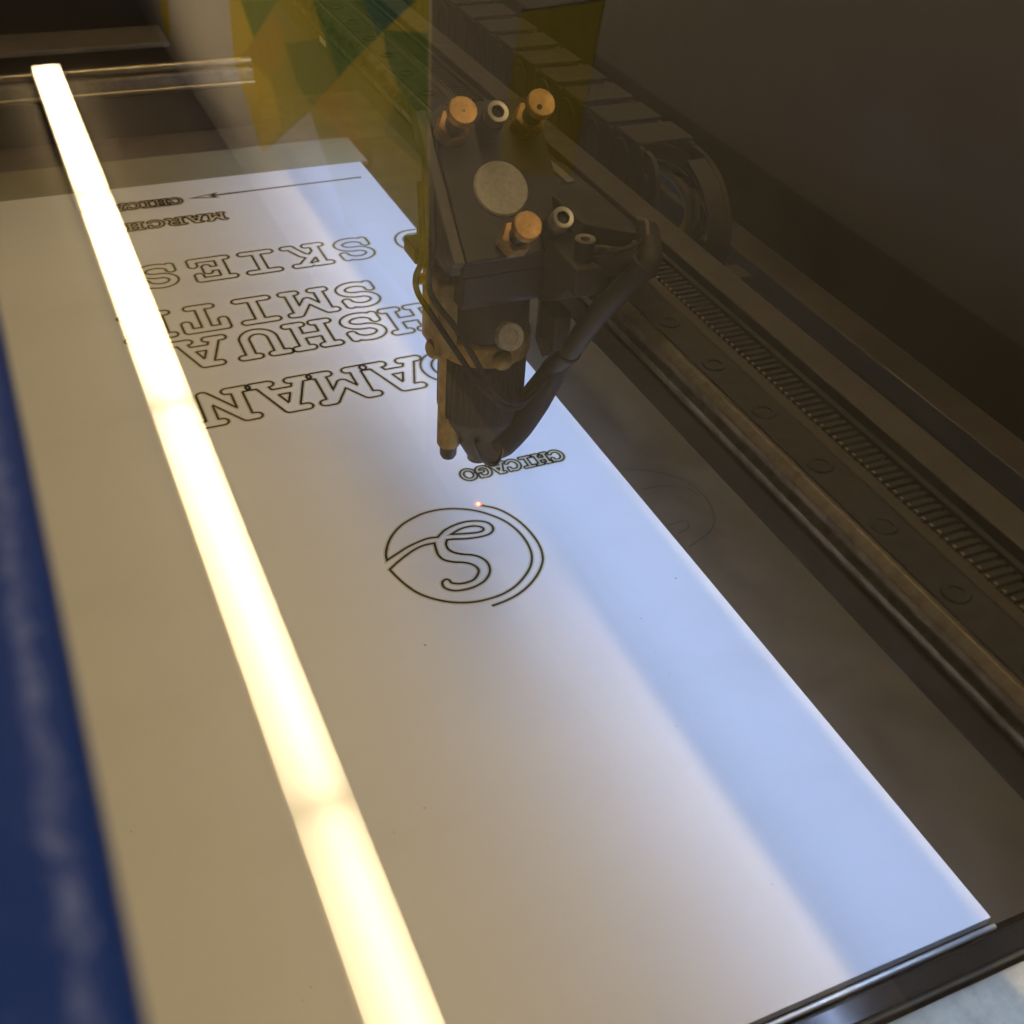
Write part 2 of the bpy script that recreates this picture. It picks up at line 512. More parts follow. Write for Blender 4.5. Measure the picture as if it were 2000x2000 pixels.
# ------------------------------------------------------------------ gantry beam
ga = thing('gantry', 'dark dusty gantry beam with linear rail and toothed belt, right of the sheet', 'gantry', (178, 330, 80))
Y0, Y1 = -60, 730
prism_y('beam', [(159.2, 80), (186.5, 80), (186.5, 97.5), (173.2, 97.5), (173.2, 88.4), (159.2, 88.4)], Y0, Y1, 'beam_paint', ga, 0.35)
prism_y('linear_rail', [(160.2, 88.6), (172.0, 88.6), (172.0, 92.2), (170.9, 93.2), (170.9, 95.0), (172.4, 96.2), (172.4, 98.4), (171.0, 99.8),
                        (161.0, 99.8), (158.7, 98.2), (158.7, 96.2), (160.9, 95.0), (160.9, 93.2), (159.3, 92.2)], Y0, Y1, 'rail_steel', ga, 0.2)
box('rail_cover', 162.2, 172.6, Y0, Y1, 100.0, 100.35, 'rail_top', ga)
for k in range(-5, 22):
    yb = 217.6 - 24.0 + 24.0 * k
    if Y0 + 6 < yb < Y1 - 6:
        lathe('bolt', [(0, 0.1), (2.0, 0.1), (2.0, 0.5), (3.0, 0.62), (3.3, 0.3), (3.3, 0)], (166.8, yb, 100.36), (0, 0, 1), 'rail_top', ga, 20)
box('ledge', 173.4, 177.0, Y0, Y1, 97.7, 100.0, 'beam_paint', ga, 0.4)
box('belt', 177.2, 184.6, Y0, Y1, 97.8, 99.2, 'rubber', ga, 0.2)
bm = bmesh.new()
y = Y0 + 1.0
while y < Y1 - 2:
    bm_box(bm, 177.3, 184.5, y, y + 1.25, 99.25, 100.4)
    y += 2.6
bt = from_bm('belt_teeth', bm, 'rubber', ga); bt['kind'] = 'stuff'
bm = bmesh.new()
y = Y0 + 1.2
while y < Y1 - 2:
    bm_box(bm, 176.95, 177.55, y + random.uniform(-.1, .1), y + 0.85, 99.3, 100.62 + random.uniform(-.12, .12))
    y += 2.6
bc = from_bm('tooth_glints', bm, 'tooth_glint', ga); bc['kind'] = 'stuff'  # pale chips added at the tooth ends as painted glints
prism_y('lip', [(187.0, 80), (197.0, 80), (197.0, 104), (187.0, 104), (186.9, 101)], Y0, Y1, 'lip_paint', ga, 0.4)
box('lip_gap', 184.9, 186.6, Y0, Y1, 97.7, 101.2, 'socket_dark', ga)
box('led_strip', 178.0, 185.6, 40, 668, 77.9, 79.6, 'led_cool', ga)
box('added_baffle', 175.6, 177.4, 38, 671, 74.7, 79.8, 'socket_dark', ga)  # both baffles are unseen, added to narrow the strip's spread
box('added_baffle', 186.0, 187.8, 38, 671, 73.6, 79.8, 'socket_dark', ga)
box('sticker', 158.9, 159.15, 547.5, 557.0, 84.6, 87.2, 'white_label', ga)
# ------------------------------------------------------------------ cable chain riding behind the beam
ch = thing('cable_chain', 'black segmented cable chain lying along the back of the gantry beam', 'cable chain', (208, 420, 97))
def chain_meshes():
    bm = bmesh.new()
    bm_box(bm, -10.6, 10.6, -7.7, 8.2, -1.1, 0.0)
    bmesh.ops.bevel(bm, geom=list(bm.edges), offset=0.4 * MM, segments=2, profile=0.5, affect='EDGES')
    bmesh.ops.recalc_face_normals(bm, faces=bm.faces)
    br = bpy.data.meshes.new('link'); bm.to_mesh(br); bm.free()
    br.materials.append(MAT['chain_plastic'])
    bm = bmesh.new()
    prof = [(-10.6, -18), (-10.6, -4), (-9.4, -1.4), (9.4, -1.4)] + [(9.6 + 2.6 * math.cos(t), -11 + 9.4 * math.sin(t)) for t in [math.radians(q) for q in range(75, -76, -25)]] + [(8.0, -21.2), (-8.6, -21.2)]
    a = [bm.verts.new((-0.9 * MM, yy * MM, zz * MM)) for yy, zz in prof]
    b = [bm.verts.new((0.9 * MM, yy * MM, zz * MM)) for yy, zz in prof]
    bm.faces.new(a); bm.faces.new(b[::-1])
    for i in range(len(prof)):
        j = (i + 1) % len(prof)
        bm.faces.new((a[i], b[i], b[j], a[j]))
    bmesh.ops.recalc_face_normals(bm, faces=bm.faces)
    ck = bpy.data.meshes.new('cheek'); bm.to_mesh(ck); bm.free()
    ck.materials.append(MAT['chain_plastic'])
    bm = bmesh.new()
    n = 24
    def ov(x, ry, rz):
        return [bm.verts.new((x * MM, (3 + ry * math.cos(2 * math.pi * k / n)) * MM, (-11 + rz * math.sin(2 * math.pi * k / n)) * MM)) for k in range(n)]
    R_ = [ov(-10.35, 7.2, 8.8), ov(-11.2, 6.8, 8.4), ov(-11.2, 5.4, 6.8), ov(-10.7, 5.0, 6.4)]
    for A, B in zip(R_, R_[1:]):
        for k in range(n):
            bm.faces.new((A[k], A[(k + 1) % n], B[(k + 1) % n], B[k]))
    bm.faces.new(R_[-1])
    bmesh.ops.recalc_face_normals(bm, faces=bm.faces)
    hb = bpy.data.meshes.new('hinge'); bm.to_mesh(hb); bm.free()
    hb.materials.append(MAT['chain_plastic'])
    return br, ck, hb
BR, CK, HB = chain_meshes()
def put_link(y, z, tilt, x=208.5):
    T = Matrix.Translation(Vector((x + random.uniform(-.25, .25), y, z + random.uniform(-.2, .2))) * MM) @ Matrix.Rotation(tilt + random.uniform(-0.012, 0.012), 4, 'X') @ Matrix.Rotation(random.uniform(-0.015, 0.015), 4, 'Z')
    o = bpy.data.objects.new('link', BR); C.objects.link(o)
    o.parent = ch; o.matrix_parent_inverse = Matrix.Translation(-ch.location); o.matrix_basis = T
    for nm, me, dx in (('cheek', CK, -9.6), ('cheek', CK, 9.6), ('hinge', HB, 0)):
        c = bpy.data.objects.new(nm, me); C.objects.link(c)
        c.parent = o; c.location = (dx * MM, 0, 0)
pitch = 20.6
for k in range(19):
    put_link(328.4 + pitch * k, 119, 0.0)
# the last links roll over and down, open towards the beam
def strip(name, x0, x1, path, thick, mat, parent):
    bm = bmesh.new()
    rows = []
    P = catmull([(0, a, b) for a, b in path], 8)
    for i, q in enumerate(P):
        t = (P[min(i + 1, len(P) - 1)] - P[max(i - 1, 0)]).normalized()
        nn = Vector((0, -t.z, t.y))
        rows.append([bm.verts.new(Vector((x, q.y + nn.y * h, q.z + nn.z * h)) * MM) for x, h in ((x0, 0), (x1, 0), (x1, thick), (x0, thick))])
    for A, B in zip(rows, rows[1:]):
        for k in range(4):
            bm.faces.new((A[k], A[(k + 1) % 4], B[(k + 1) % 4], B[k]))
    bm.faces.new(rows[0]); bm.faces.new(rows[-1][::-1])
    return from_bm(name, bm, mat, parent, True, 40)
ROLL = [(317, 118.0), (308, 117.0), (298, 112.5), (291, 104), (288.5, 94), (291, 85)]
strip('end_cheek', 216.6, 218.4, ROLL, 5.0, 'chain_plastic', ch)
strip('end_cheek', 198.4, 200.0, [(317, 118.0), (312, 117.0), (308, 112.5), (306.5, 104), (309, 98)], 5.0, 'chain_plastic', ch)
strip('end_shell', 209.5, 216.4, ROLL[1:], 1.0, 'chain_plastic', ch)
box('end_foot', 211, 226, 283.5, 293, 83.5, 85.0, 'chain_plastic', ch, 0.4)
cabl = thing('cable_bundle', 'dusty grey cables looping out of the end of the cable chain', 'cables', (222, 312, 90))
tube('cable', [(211, 345, 108), (214, 330, 110), (219, 318, 109.5), (224, 311, 103), (225.5, 310, 95), (221, 308, 89), (210, 303, 84), (199, 298, 80)], 4.2, 'hose', cabl)
tube('cable', [(206, 345, 106), (212, 325, 107), (215.5, 316, 103), (217, 312.5, 96), (214, 310, 91), (208, 308, 88)], 2.0, 'cable_tan', cabl, 10)
tube('wire', [(228, 316, 98), (229.6, 313.2, 96), (228.5, 309, 93.5), (227, 306.5, 92.3)], 0.9, 'cable_tan', cabl, 8)
tube('wire', [(227, 306.5, 92.3), (226.3, 304.7, 92), (222, 301, 90), (217.7, 299, 88), (210, 296, 85)], 1.05, 'cable_orange', cabl, 8)
for k in range(5):
    j = lambda a: random.uniform(-a, a)
    tube('wire', [(209 + j(4), 340, 108 + j(2)), (213 + j(4), 322 + j(2), 109 + j(3)), (220 + j(4), 312 + j(3), 104 + j(4)), (222 + j(4), 308 + j(3), 95 + j(3)),
                  (215 + j(4), 304 + j(3), 89 + j(3)), (203 + j(3), 299 + j(3), 83)], 0.7, ('cable_tan', 'hose', 'socket_dark', 'cable_green', 'hose')[k], cabl, 8)
tube('wire', [(230, 312, 94), (226, 304, 90), (218, 298, 86), (210, 294, 83)], 0.7, 'socket_dark', cabl, 8)

# ------------------------------------------------------------------ laser head
AX, AY = 136.8, 299.0
hd = thing('laser_carriage', 'black laser cutting head with brass knobs hanging over the white sheet', 'laser head', (AX, AY, 20))
prism_x('housing', [(279, 102.8), (279, 107.5), (281.5, 110.5), (309, 138), (314, 138), (314, 102.8)], 119.3, 150, 'plate_black', hd, 0.6)
prism_x('lower_block', [(279.6, 93.5), (281.6, 91.0), (316, 91.0), (316, 102.5), (279.6, 102.5)], 119.8, 147, 'plate_black', hd, 0.6)
prism_x('side_cover', [(280.5, 103.2), (280.5, 107.5), (303, 130.5), (305, 130.5), (305, 104.2)], 115.6, 119.0, 'housing_side_lit', hd, 0.5)
box('side_tab', 116.0, 118.6, 305.3, 309.5, 103.0, 109.0, 'housing_side_lit', hd, 0.4)
# mirror plate lying at forty-five degrees on the front of the housing
S2 = math.sqrt(0.5)
N45 = Vector((0, -S2, S2)); V45 = Vector((0, S2, S2)); P0 = Vector((136.0, 292.0, 123.0))
def on_plate(u, v, h=0.0):
    return P0 + Vector((u, 0, 0)) + V45 * v + N45 * h
def plate_poly(name, poly, h0, h1, mat, bevel=0.0):
    bm = bmesh.new()
    a = [bm.verts.new(on_plate(u, v, h0) * MM) for u, v in poly]
    b = [bm.verts.new(on_plate(u, v, h1) * MM) for u, v in poly]
    bm.faces.new(a); bm.faces.new(b[::-1])
    n = len(poly)
    for i in range(n):
        bm.faces.new((a[i], b[i], b[(i + 1) % n], a[(i + 1) % n]))
    bmesh.ops.recalc_face_normals(bm, faces=bm.faces)
    if bevel:
        bmesh.ops.bevel(bm, geom=list(bm.edges), offset=bevel * MM, segments=2, profile=0.5, affect='EDGES')
    return from_bm(name, bm, mat, hd)
plate_poly('mirror_plate', [(-16.5, -20.5), (13, -20.5), (18, -14), (18, 20), (14, 27), (-13, 27), (-16.5, 24)], -5.5, -0.2, 'plate_black', 0.5)
plate_poly('plate_edge', [(-20.3, -20.0), (-16.7, -20.5), (-16.7, 26), (-20.3, 26)], -6, -0.6, 'housing_side_lit', 0.5)
lathe('mirror_cap', [(0, 0.9), (7.9, 0.9), (8.4, 0.4), (8.4, -1.2), (0, -1.2)], on_plate(-0.5, -0.2), N45, 'alu_white', hd, 48)
def hexmod(a, h):
    k = a % (math.pi / 3) - math.pi / 6
    return math.cos(math.pi / 6) / math.cos(k)
def knurl(nteeth, depth):
    def f(a, h):
        return 1 + depth * (1 if math.cos(nteeth * a) > 0 else -1)
    return f
for u, v in ((-11.7, 18.3), (12.4, 18.3), (-1.3, -16.5)):
    o = on_plate(u, v)
    kn = lathe('knob', [(0, 14.35), (0.6, 14.0), (3.9, 14.15), (4.25, 13.8), (4.25, 11.6), (3.9, 11.3), (0, 11.3)], o, N45, 'brass', hd, 72, 30, knurl(18, 0.012))
    lathe('thread', [(2.9, 11.3), (2.9, 6.0), (2.9, 4.0)], o, N45, 'black_anodised', kn, 20)
    lathe('hex_nut', [(0, 5.4), (4.7, 5.4), (5.0, 5.1), (5.0, 0.0), (0, 0.0)], o, N45, 'brass', kn, 48, 25, hexmod)
lathe('pin_hole', [(0, 14.45), (0.75, 14.45), (0.75, 14.0)], on_plate(11.2, 17.0), N45, 'socket_dark', hd, 16)
for u, v in ((0.1, 18.6), (11.7, -14.4)):
    o = on_plate(u, v)
    sc = lathe('socket_screw', [(1.95, 7.0), (1.95, 10.4), (3.1, 10.5), (3.3, 10.2), (3.3, 6.5), (3.0, 6.2)], o, N45, 'steel', hd, 40, 30)
    lathe('socket', [(0, 8.2), (1.94, 8.2), (1.94, 10.2)], o, N45, 'socket_dark', sc, 6)
    lathe('spring', [(3.0, 6.2), (3.6, 5.6), (3.6, 0), (0, 0)], o, N45, 'black_anodised', sc, 32, 30)

# focus tube, collar, knurled barrel, nozzle
TX = 135.4
lathe('focus_tube', [(0, 90.8), (14.3, 90.8), (14.3, 75.2), (13.6, 74.4), (0, 74.4)], (TX, AY, 0), (0, 0, 1), 'black_anodised', hd, 64)
lathe('brass_collar', [(0, 74.2), (14.9, 74.2), (15.3, 73.7), (15.3, 67.2), (14.9, 66.8), (0, 66.8)], (TX, AY, 0), (0, 0, 1), 'brass_dull', hd, 64)
lathe('barrel', [(0, 66.7), (14.2, 66.7), (14.4, 66.3), (14.4, 45.0), (14.0, 43.2), (13.8, 43.0)], (TX, AY, 0), (0, 0, 1), 'rubber', hd, 192, 20, knurl(48, 0.010))
nz = lathe('nozzle', [(13.9, 43.2), (13.6, 41.4), (5.4, 25.6), (4.3, 23.6), (3.9, 23.0), (0, 23.0)], (TX + .3, AY, 0), (0, 0, 1), 'black_anodised', hd, 64, 40)
lathe('nozzle_tip', [(3.8, 22.9), (3.8, 21.4), (2.8, 21.0), (1.0, 21.0), (1.0, 22.4)], (TX + .3, AY, 0), (0, 0, 1), 'rail_steel', nz, 40, 30)
# boss where the air line enters the cone
bn = Vector((-0.16, -0.87, 0.46)).normalized()
up = Vector((0.06, -0.45, -0.88))
up = (up - bn * up.dot(bn)).normalized()
sd = bn.cross(up)
bm = bmesh.new()
cc = Vector((TX - 0.6, AY - 9.6, 36.2))
def oval(rx, ry, h, n=40):
    return [bm.verts.new((cc + sd * (rx * math.cos(2 * math.pi * k / n)) + up * (ry * math.sin(2 * math.pi * k / n)) + bn * h) * MM) for k in range(n)]
rs = [oval(5.2, 10.2, -3.4), oval(4.9, 9.9, 0.9), oval(4.5, 9.5, 1.3), oval(4.1, 9.1, 1.0), oval(3.9, 8.8, -0.6)]
for A, B in zip(rs, rs[1:]):
    for k in range(40):
        bm.faces.new((A[k], A[(k + 1) % 40], B[(k + 1) % 40], B[k]))
bm.faces.new(rs[-1])
from_bm('air_port', bm, 'black_anodised', nz, True, 40)

tn = Vector((-0.06, -0.92, 0.38)).normalized()
ts = lathe('thumb_screw', [(0, 1.2), (2.2, 1.2), (2.4, 1.6), (3.9, 1.6), (4.25, 1.2), (4.25, -2.6), (3.9, -3.0), (0, -3.0)], (134.4, 277.2, 82.0), tn, 'alu_white', hd, 120, 25, knurl(30, 0.018))
lathe('stem', [(1.8, -3.0), (1.8, -10)], (134.4, 277.2, 82.0), tn, 'steel', ts, 16)
lathe('brass_screw', [(0, 2.0), (1.6, 1.8), (2.9, 0.9), (3.3, 0), (3.3, -2), (0, -2)], (135.4, 282.6, 70.2), (0, -1, 0.15), 'brass_dull', hd, 32)

# red-dot pointer clamped at the left
pt = lathe('pointer_tube', [(0, 74), (4.0, 74), (4.0, 31), (3.7, 30.3), (0, 30.3)], (124.2, 298.5, 0), (0.0, 0, 1), 'brass_dull', hd, 36)
lathe('pointer_tip', [(2.9, 30.3), (2.9, 26.2), (2.3, 25.0), (0, 25.0)], (124.2, 298.5, 0), (0, 0, 1), 'rail_steel', pt, 32)
box('pointer_clamp', 115.5, 121.5, 287, 303, 72, 97, 'brass_dull', hd, 0.8)
lathe('clamp_screw', [(0, 2.2), (2.6, 2.0), (3.3, 1.2), (3.3, -2), (0, -2)], (116.6, 293.5, 72.0), (-1, -0.3, 0), 'brass_dull', hd, 24)
lathe('clamp_screw', [(0, 2.6), (1.7, 2.6), (1.7, -2), (0, -2)], (113.8, 297, 95.0), (-1, 0, 0), 'brass', hd, 18)
box('foot_tab', 108.5, 114.3, 290, 300, 103.5, 108.5, 'plate_black', hd, 0.5)

# air hose from the beam down to the nozzle
tube('air_hose', [(171, 266, 116.5), (162.5, 249.5, 118), (159.6, 247.5, 115.5), (156.0, 251, 108), (154.0, 260.3, 95), (152.6, 271.0, 78), (152.4, 282.5, 64)], 3.4, 'hose', hd, 18)
tube('air_elbow', [(153.4, 275, 74), (153.2, 282.0, 63), (150.0, 287.4, 49.5), (145.4, 289.6, 39.5), (140.4, 291.0, 32.0), (136.2, 293.6, 27.2)], 4.0, 'rubber', hd, 24, 10, True,
     [3.3, 4.3, 5.5, 5.8, 5.4, 3.6])
lathe('hose_tie', [(3.2, -1.4), (4.1, -1.2), (4.1, 1.2), (3.2, 1.4)], (159.6, 247.6, 116.2), (0.30, -0.25, 0.9), 'hose', hd, 28)
lathe('hose_tie', [(3.2, -0.9), (4.0, -0.8), (4.0, 0.8), (3.2, 0.9)], (152.6, 272.4, 76.0), (0.02, -0.5, 0.86), 'socket_dark', hd, 28)
tube('wire', [(112, 296, 126), (108.5, 284, 114), (107.7, 283.0, 108), (108.6, 289.5, 100), (110.6, 293.0, 92.5), (114.0, 288.0, 86), (119.6, 281.0, 76), (126.6, 279.6, 64.5), (134.9, 281.2, 54.5), (142.0, 282.6, 51.5), (147.6, 283.5, 55.5), (150.5, 281.5, 61), (151.8, 277.0, 69)], 0.95, 'socket_dark', hd, 10)
tube('wire', [(114, 292, 126), (109.5, 279, 114), (108.8, 279, 108), (110.8, 284.6, 100), (113.6, 287.5, 92.5), (118.0, 280.4, 86), (123.4, 278.6, 76), (129.6, 279.4, 64.5), (137.1, 281.0, 55.5), (143.3, 283.0, 53), (148.2, 282.5, 57), (150.6, 279.8, 62.5)], 0.95, 'socket_dark', hd, 10)

# carriage and bracket that hold the head on the rail
box('carriage', 156.5, 175.5, 280, 330, 100.8, 112, 'black_dusty', hd, 0.8)
box('bracket', 148.5, 157.5, 281, 326, 88, 116, 'black_dusty', hd, 0.8)
prism_y('gusset', [(150.2, 116.2), (172, 112.2), (172, 114.4), (151, 120.5)], 268, 300, 'black_dusty', hd, 0.5)
box('screw_lug', 144.5, 156, 257.5, 281, 103, 112.0, 'black_dusty', hd, 1.0)
cs = lathe('cap_screw', [(1.5, 3.2), (1.5, 6.0), (2.8, 6.1), (3.0, 5.8), (3.0, 0), (0, 0)], (149.4, 263.6, 112.1), (0, 0, 1), 'black_anodised', hd, 32, 30)
lathe('screw_ring', [(1.4, 6.15), (2.9, 6.3), (3.0, 5.9)], (149.4, 263.6, 112.1), (0, 0, 1), 'steel', cs, 32, 30)
prism_x('cable_clip', [(262, 104), (270, 96), (282, 90), (286, 97), (276, 106), (266, 111)], 145.0, 156.0, 'black_dusty', hd, 1.0)
box('cable_clip', 145.5, 151.5, 270, 281, 78, 91, 'black_dusty', hd, 1.2)
prism_x('stay', [(283.6, 76), (283.6, 91.3), (280, 91.3), (280, 80), (276, 73.5), (278, 72)], 146.4, 149.0, 'housing_side_lit', hd, 0.3)
tube('wire', [(147, 262, 112), (152, 262, 116), (157, 258, 116), (161, 256, 116)], 0.6, 'cable_green', hd, 8)
tube('wire', [(146, 266, 110), (151, 264, 114), (156, 260, 115), (161, 254, 117)], 0.55, 'cable_orange', hd, 8)
for k in range(4):
    j = lambda a: random.uniform(-a, a)
    tube('wire', [(148 + j(2), 284 + j(2), 108 + j(3)), (150 + j(2), 272 + j(3), 111 + j(3)), (154 + j(2), 262 + j(3), 113.5 + j(2)), (160 + j(1), 253 + j(2), 118 + j(1)), (168, 262 + j(3), 119 + j(2)), (178, 280 + j(3), 112)],
         0.6, ('hose', 'cable_tan', 'socket_dark', 'hose')[k], hd, 8)
tube('sleeve', [(146.5, 285, 106), (149, 276, 106), (152, 266, 108), (157, 257, 113), (162, 254, 117)], 3.4, 'black_dusty', hd, 14)
# belt clamp with pale metal strips behind the plate
box('clamp_plate', 174.2, 179.6, 283, 317, 103.2, 104.6, 'grey_tape', hd, 0.3)
box('clamp_plate', 168.0, 171.0, 312, 336, 112.2, 113.0, 'grey_tape', hd, 0.2)
lathe('clamp_bolt', [(0, 1.6), (2.2, 1.4), (2.6, 0.8), (2.6, 0)], (177.2, 301, 104.6), (0, 0, 1), 'rail_top', hd, 24)
box('clamp_body', 173.5, 180.5, 281, 319, 100.6, 103.1, 'black_dusty', hd, 0.4)

# ------------------------------------------------------------------ white sheet with engraved lines
sh = thing('acrylic_sheet', 'large white acrylic sheet engraved with upside-down outlined lettering', 'sheet', (90, 350, -3))
bm = bmesh.new()
bm_box(bm, -45, 195.0, 96.2, 611.0, -3.1, 0.0)
bmesh.ops.bevel(bm, geom=list(bm.edges), offset=0.18 * MM, segments=2, profile=0.5, affect='EDGES')
from_bm('panel', bm, 'white_acrylic', sh)

def ribbon_mesh(name, paths, width, z, mat):
    """flat scorched line of the given width along closed or open paths"""
    vs, fs = [], []
    for pts, closed in paths:
        P = [Vector((p[0], p[1])) for p in pts]
        if closed and (P[0] - P[-1]).length < 1e-4:
            P = P[:-1]
        N = len(P)
        if N < 2:
            continue
        base = len(vs)
        for i in range(N):
            a = P[(i - 1) % N] if (closed or i > 0) else P[i]
            b = P[(i + 1) % N] if (closed or i < N - 1) else P[i]
            t1 = (P[i] - a); t2 = (b - P[i])
            t1 = t1.normalized() if t1.length > 1e-9 else t2.normalized()
            t2 = t2.normalized() if t2.length > 1e-9 else t1
            n1 = Vector((-t1.y, t1.x)); n2 = Vector((-t2.y, t2.x))
            mv = (n1 + n2)
            mv = mv.normalized() if mv.length > 1e-6 else n1
            k = 1 / max(0.45, mv.dot(n1))
            w = width * 0.5 * k
            vs.append((P[i].x + mv.x * w, P[i].y + mv.y * w, z))
            vs.append((P[i].x - mv.x * w, P[i].y - mv.y * w, z))
        for i in range(N if closed else N - 1):
            j = (i + 1) % N
            if z > 0 and max(P[i].x, P[j].x) > 194.4:      # cut off at the edge of the sheet
                continue
            fs.append((base + 2 * i, base + 2 * i + 1, base + 2 * j + 1, base + 2 * j))
    me = bpy.data.meshes.new(name)
    me.from_pydata([tuple(c * MM for c in v) for v in vs], [], fs)
    me.materials.append(MAT[mat])
    me.update()
    return me

def engrave(name, paths, width=0.6, halo=1.5):
    o = link(name, ribbon_mesh(name, paths, width, 0.09, 'burn_line'), None, sh)
    h = bpy.data.objects.new('scorch', ribbon_mesh('scorch', paths, halo, 0.045, 'burn_halo'))
    C.objects.link(h); h.parent = o
    return o

# stroke skeletons of a slab-serif typewriter face, in cap heights
a0, a1 = 0.09, 0.91
def L(*p): return list(p)
def arc(cx, cy, rx, ry, d0, d1, n=18):
    return [(cx + rx * math.cos(math.radians(d0 + (d1 - d0) * k / n)), cy + ry * math.sin(math.radians(d0 + (d1 - d0) * k / n))) for k in range(n + 1)]
def ser(x, y, l=0.14, r=0.14): return [(x - l, y), (x + r, y)]
FONT = {
 'I': [ser(0, a0, .27, .27), ser(0, a1, .27, .27), L((0, a0), (0, a1))],
 'H': [L((-.23, a0), (-.23, a1)), L((.23, a0), (.23, a1)), L((-.23, .5), (.23, .5)), ser(-.24, a0, .13, .12), ser(.24, a0, .12, .13), ser(-.24, a1, .13, .12), ser(.24, a1, .12, .13)],
 'T': [L((-.33, .64), (-.33, a1), (.33, a1), (.33, .64)), L((0, a0), (0, a1)), ser(0, a0, .19, .19)],
 'M': [L((-.28, a0), (-.28, a1), (0, .42), (.28, a1), (.28, a0)), ser(-.28, a0, .11, .11), ser(.28, a0, .11, .11), L((-.40, a1), (-.28, a1)), L((.28, a1), (.40, a1))],
 'A': [L((-.29, a0), (-.02, a1), (.04, a1), (.31, a0)), L((-.20, .36), (.22, .36)), ser(-.29, a0, .12, .13), ser(.31, a0, .13, .12), L((-.22, a1), (.02, a1))],
 'U': [[(-.25, a1)] + [(-.25, .36)] + arc(0, .36, .25, .27, 180, 360) + [(.25, a1)], ser(-.25, a1, .14, .11), ser(.25, a1, .11, .14)],
 'N': [L((-.25, a0), (-.25, a1), (.25, a0), (.25, a1)), ser(-.25, a0, .13, .13), ser(.25, a1, .13, .13), L((-.38, a1), (-.25, a1))],
 'K': [L((-.22, a0), (-.22, a1)), L((-.22, .36), (.20, a1)), L((-.02, .56), (.10, .46), (.22, .2), (.27, a0)), ser(-.22, a0, .13, .15), ser(-.22, a1, .13, .15), ser(.20, a1, .13, .13), L((.26, a0), (.38, a0))],
 'E': [L((-.22, a0), (-.22, a1)), L((-.36, a0), (.31, a0), (.31, .30)), L((-.36, a1), (.27, a1), (.27, .72)), L((-.22, .5), (.07, .5)), L((.07, .39), (.07, .61))],
 'S': [[(.28, .70), (.26, a1 - .02)], arc(.0, .70, .27, .21, 20, 90) + arc(-.0, .70, .27, .21, 90, 250) + [(.05, .50)] + arc(.0, .295, .285, .205, 70, -90) + arc(.0, .295, .285, .205, -90, -165), [(-.28, .11), (-.285, .32)]],
 'C': [arc(.02, .5, .33, .41, 40, 320, 34), [(.28, .68), (.28, a1 - .01)]],
 'G': [arc(.0, .5, .33, .41, 45, 330, 34), [(.25, .70), (.25, a1 - .01)], [(.29, .30), (.29, .44)], [(.04, .44), (.37, .44)]],
 'O': [arc(0, .5, .34, .41, 0, 360, 40)],
 'D': [L((-.24, a0), (-.24, a1)), [(-.38, a1), (-.02, a1)] + arc(-.02, .5, .34, .41, 90, -90, 26) + [(-.38, a0)]],
 'R': [L((-.24, a0), (-.24, a1)), [(-.38, a1), (.05, a1)] + arc(.05, .71, .22, .20, 90, -90, 16) + [(-.24, .51)], L((.06, .51), (.18, .36), (.27, a0), (.38, a0)), ser(-.24, a0, .14, .14)],
}
def glyph(chr_, r=0.088, res=0.0125):
    segs = []
    for st in FONT[chr_]:
        for p, q in zip(st, st[1:]):
            segs.append((p, q))
    xs = np.arange(-0.66, 0.66 + res, res); ys = np.arange(-0.14, 1.14 + res, res)
    X, Y = np.meshgrid(xs, ys, indexing='ij')
    D = np.full(X.shape, 9.0)
    for (px, py), (qx, qy) in segs:
        dx, dy = qx - px, qy - py
        l2 = dx * dx + dy * dy
        t = np.clip(((X - px) * dx + (Y - py) * dy) / (l2 if l2 > 1e-12 else 1), 0, 1)
        D = np.minimum(D, np.hypot(X - px - t * dx, Y - py - t * dy))
    F = D - r
    # marching squares
    nx, ny = F.shape
    def lerp(i, j, i2, j2):
        f1, f2 = F[i, j], F[i2, j2]
        t = f1 / (f1 - f2)
        return (xs[i] + (xs[i2] - xs[i]) * t, ys[j] + (ys[j2] - ys[j]) * t)
    nxt = {}
    pos = {}
    S = F < 0
    code = S[:-1, :-1] * 1 + S[1:, :-1] * 2 + S[1:, 1:] * 4 + S[:-1, 1:] * 8
    table = {1: [('l', 'b')], 2: [('b', 'r')], 3: [('l', 'r')], 4: [('r', 't')], 5: [('l', 't'), ('r', 'b')], 6: [('b', 't')], 7: [('l', 't')],
             8: [('t', 'l')], 9: [('t', 'b')], 10: [('t', 'r'), ('b', 'l')], 11: [('t', 'r')], 12: [('r', 'l')], 13: [('r', 'b')], 14: [('b', 'l')]}
    for i, j in zip(*np.nonzero((code > 0) & (code < 15))):
        i = int(i); j = int(j)
        ek = {'b': ('h', i, j), 't': ('h', i, j + 1), 'l': ('v', i, j), 'r': ('v', i + 1, j)}
        ep = {'b': (i, j, i + 1, j), 't': (i, j + 1, i + 1, j + 1), 'l': (i, j, i, j + 1), 'r': (i + 1, j, i + 1, j + 1)}
        for s, e_ in table[int(code[i, j])]:
            for q in (s, e_):
                if ek[q] not in pos:
                    pos[ek[q]] = lerp(*ep[q])
            nxt[ek[s]] = ek[e_]
    loops = []
    while nxt:
        k0 = next(iter(nxt))
        k = k0; lp = []
        while k in nxt:
            lp.append(pos[k]); k = nxt.pop(k)
        if len(lp) > 8:
            out = [lp[0]]
            for q in lp[1:]:
                if math.hypot(q[0] - out[-1][0], q[1] - out[-1][1]) > 0.007:
                    out.append(q)
            loops.append(out)
    return loops
GL = {}
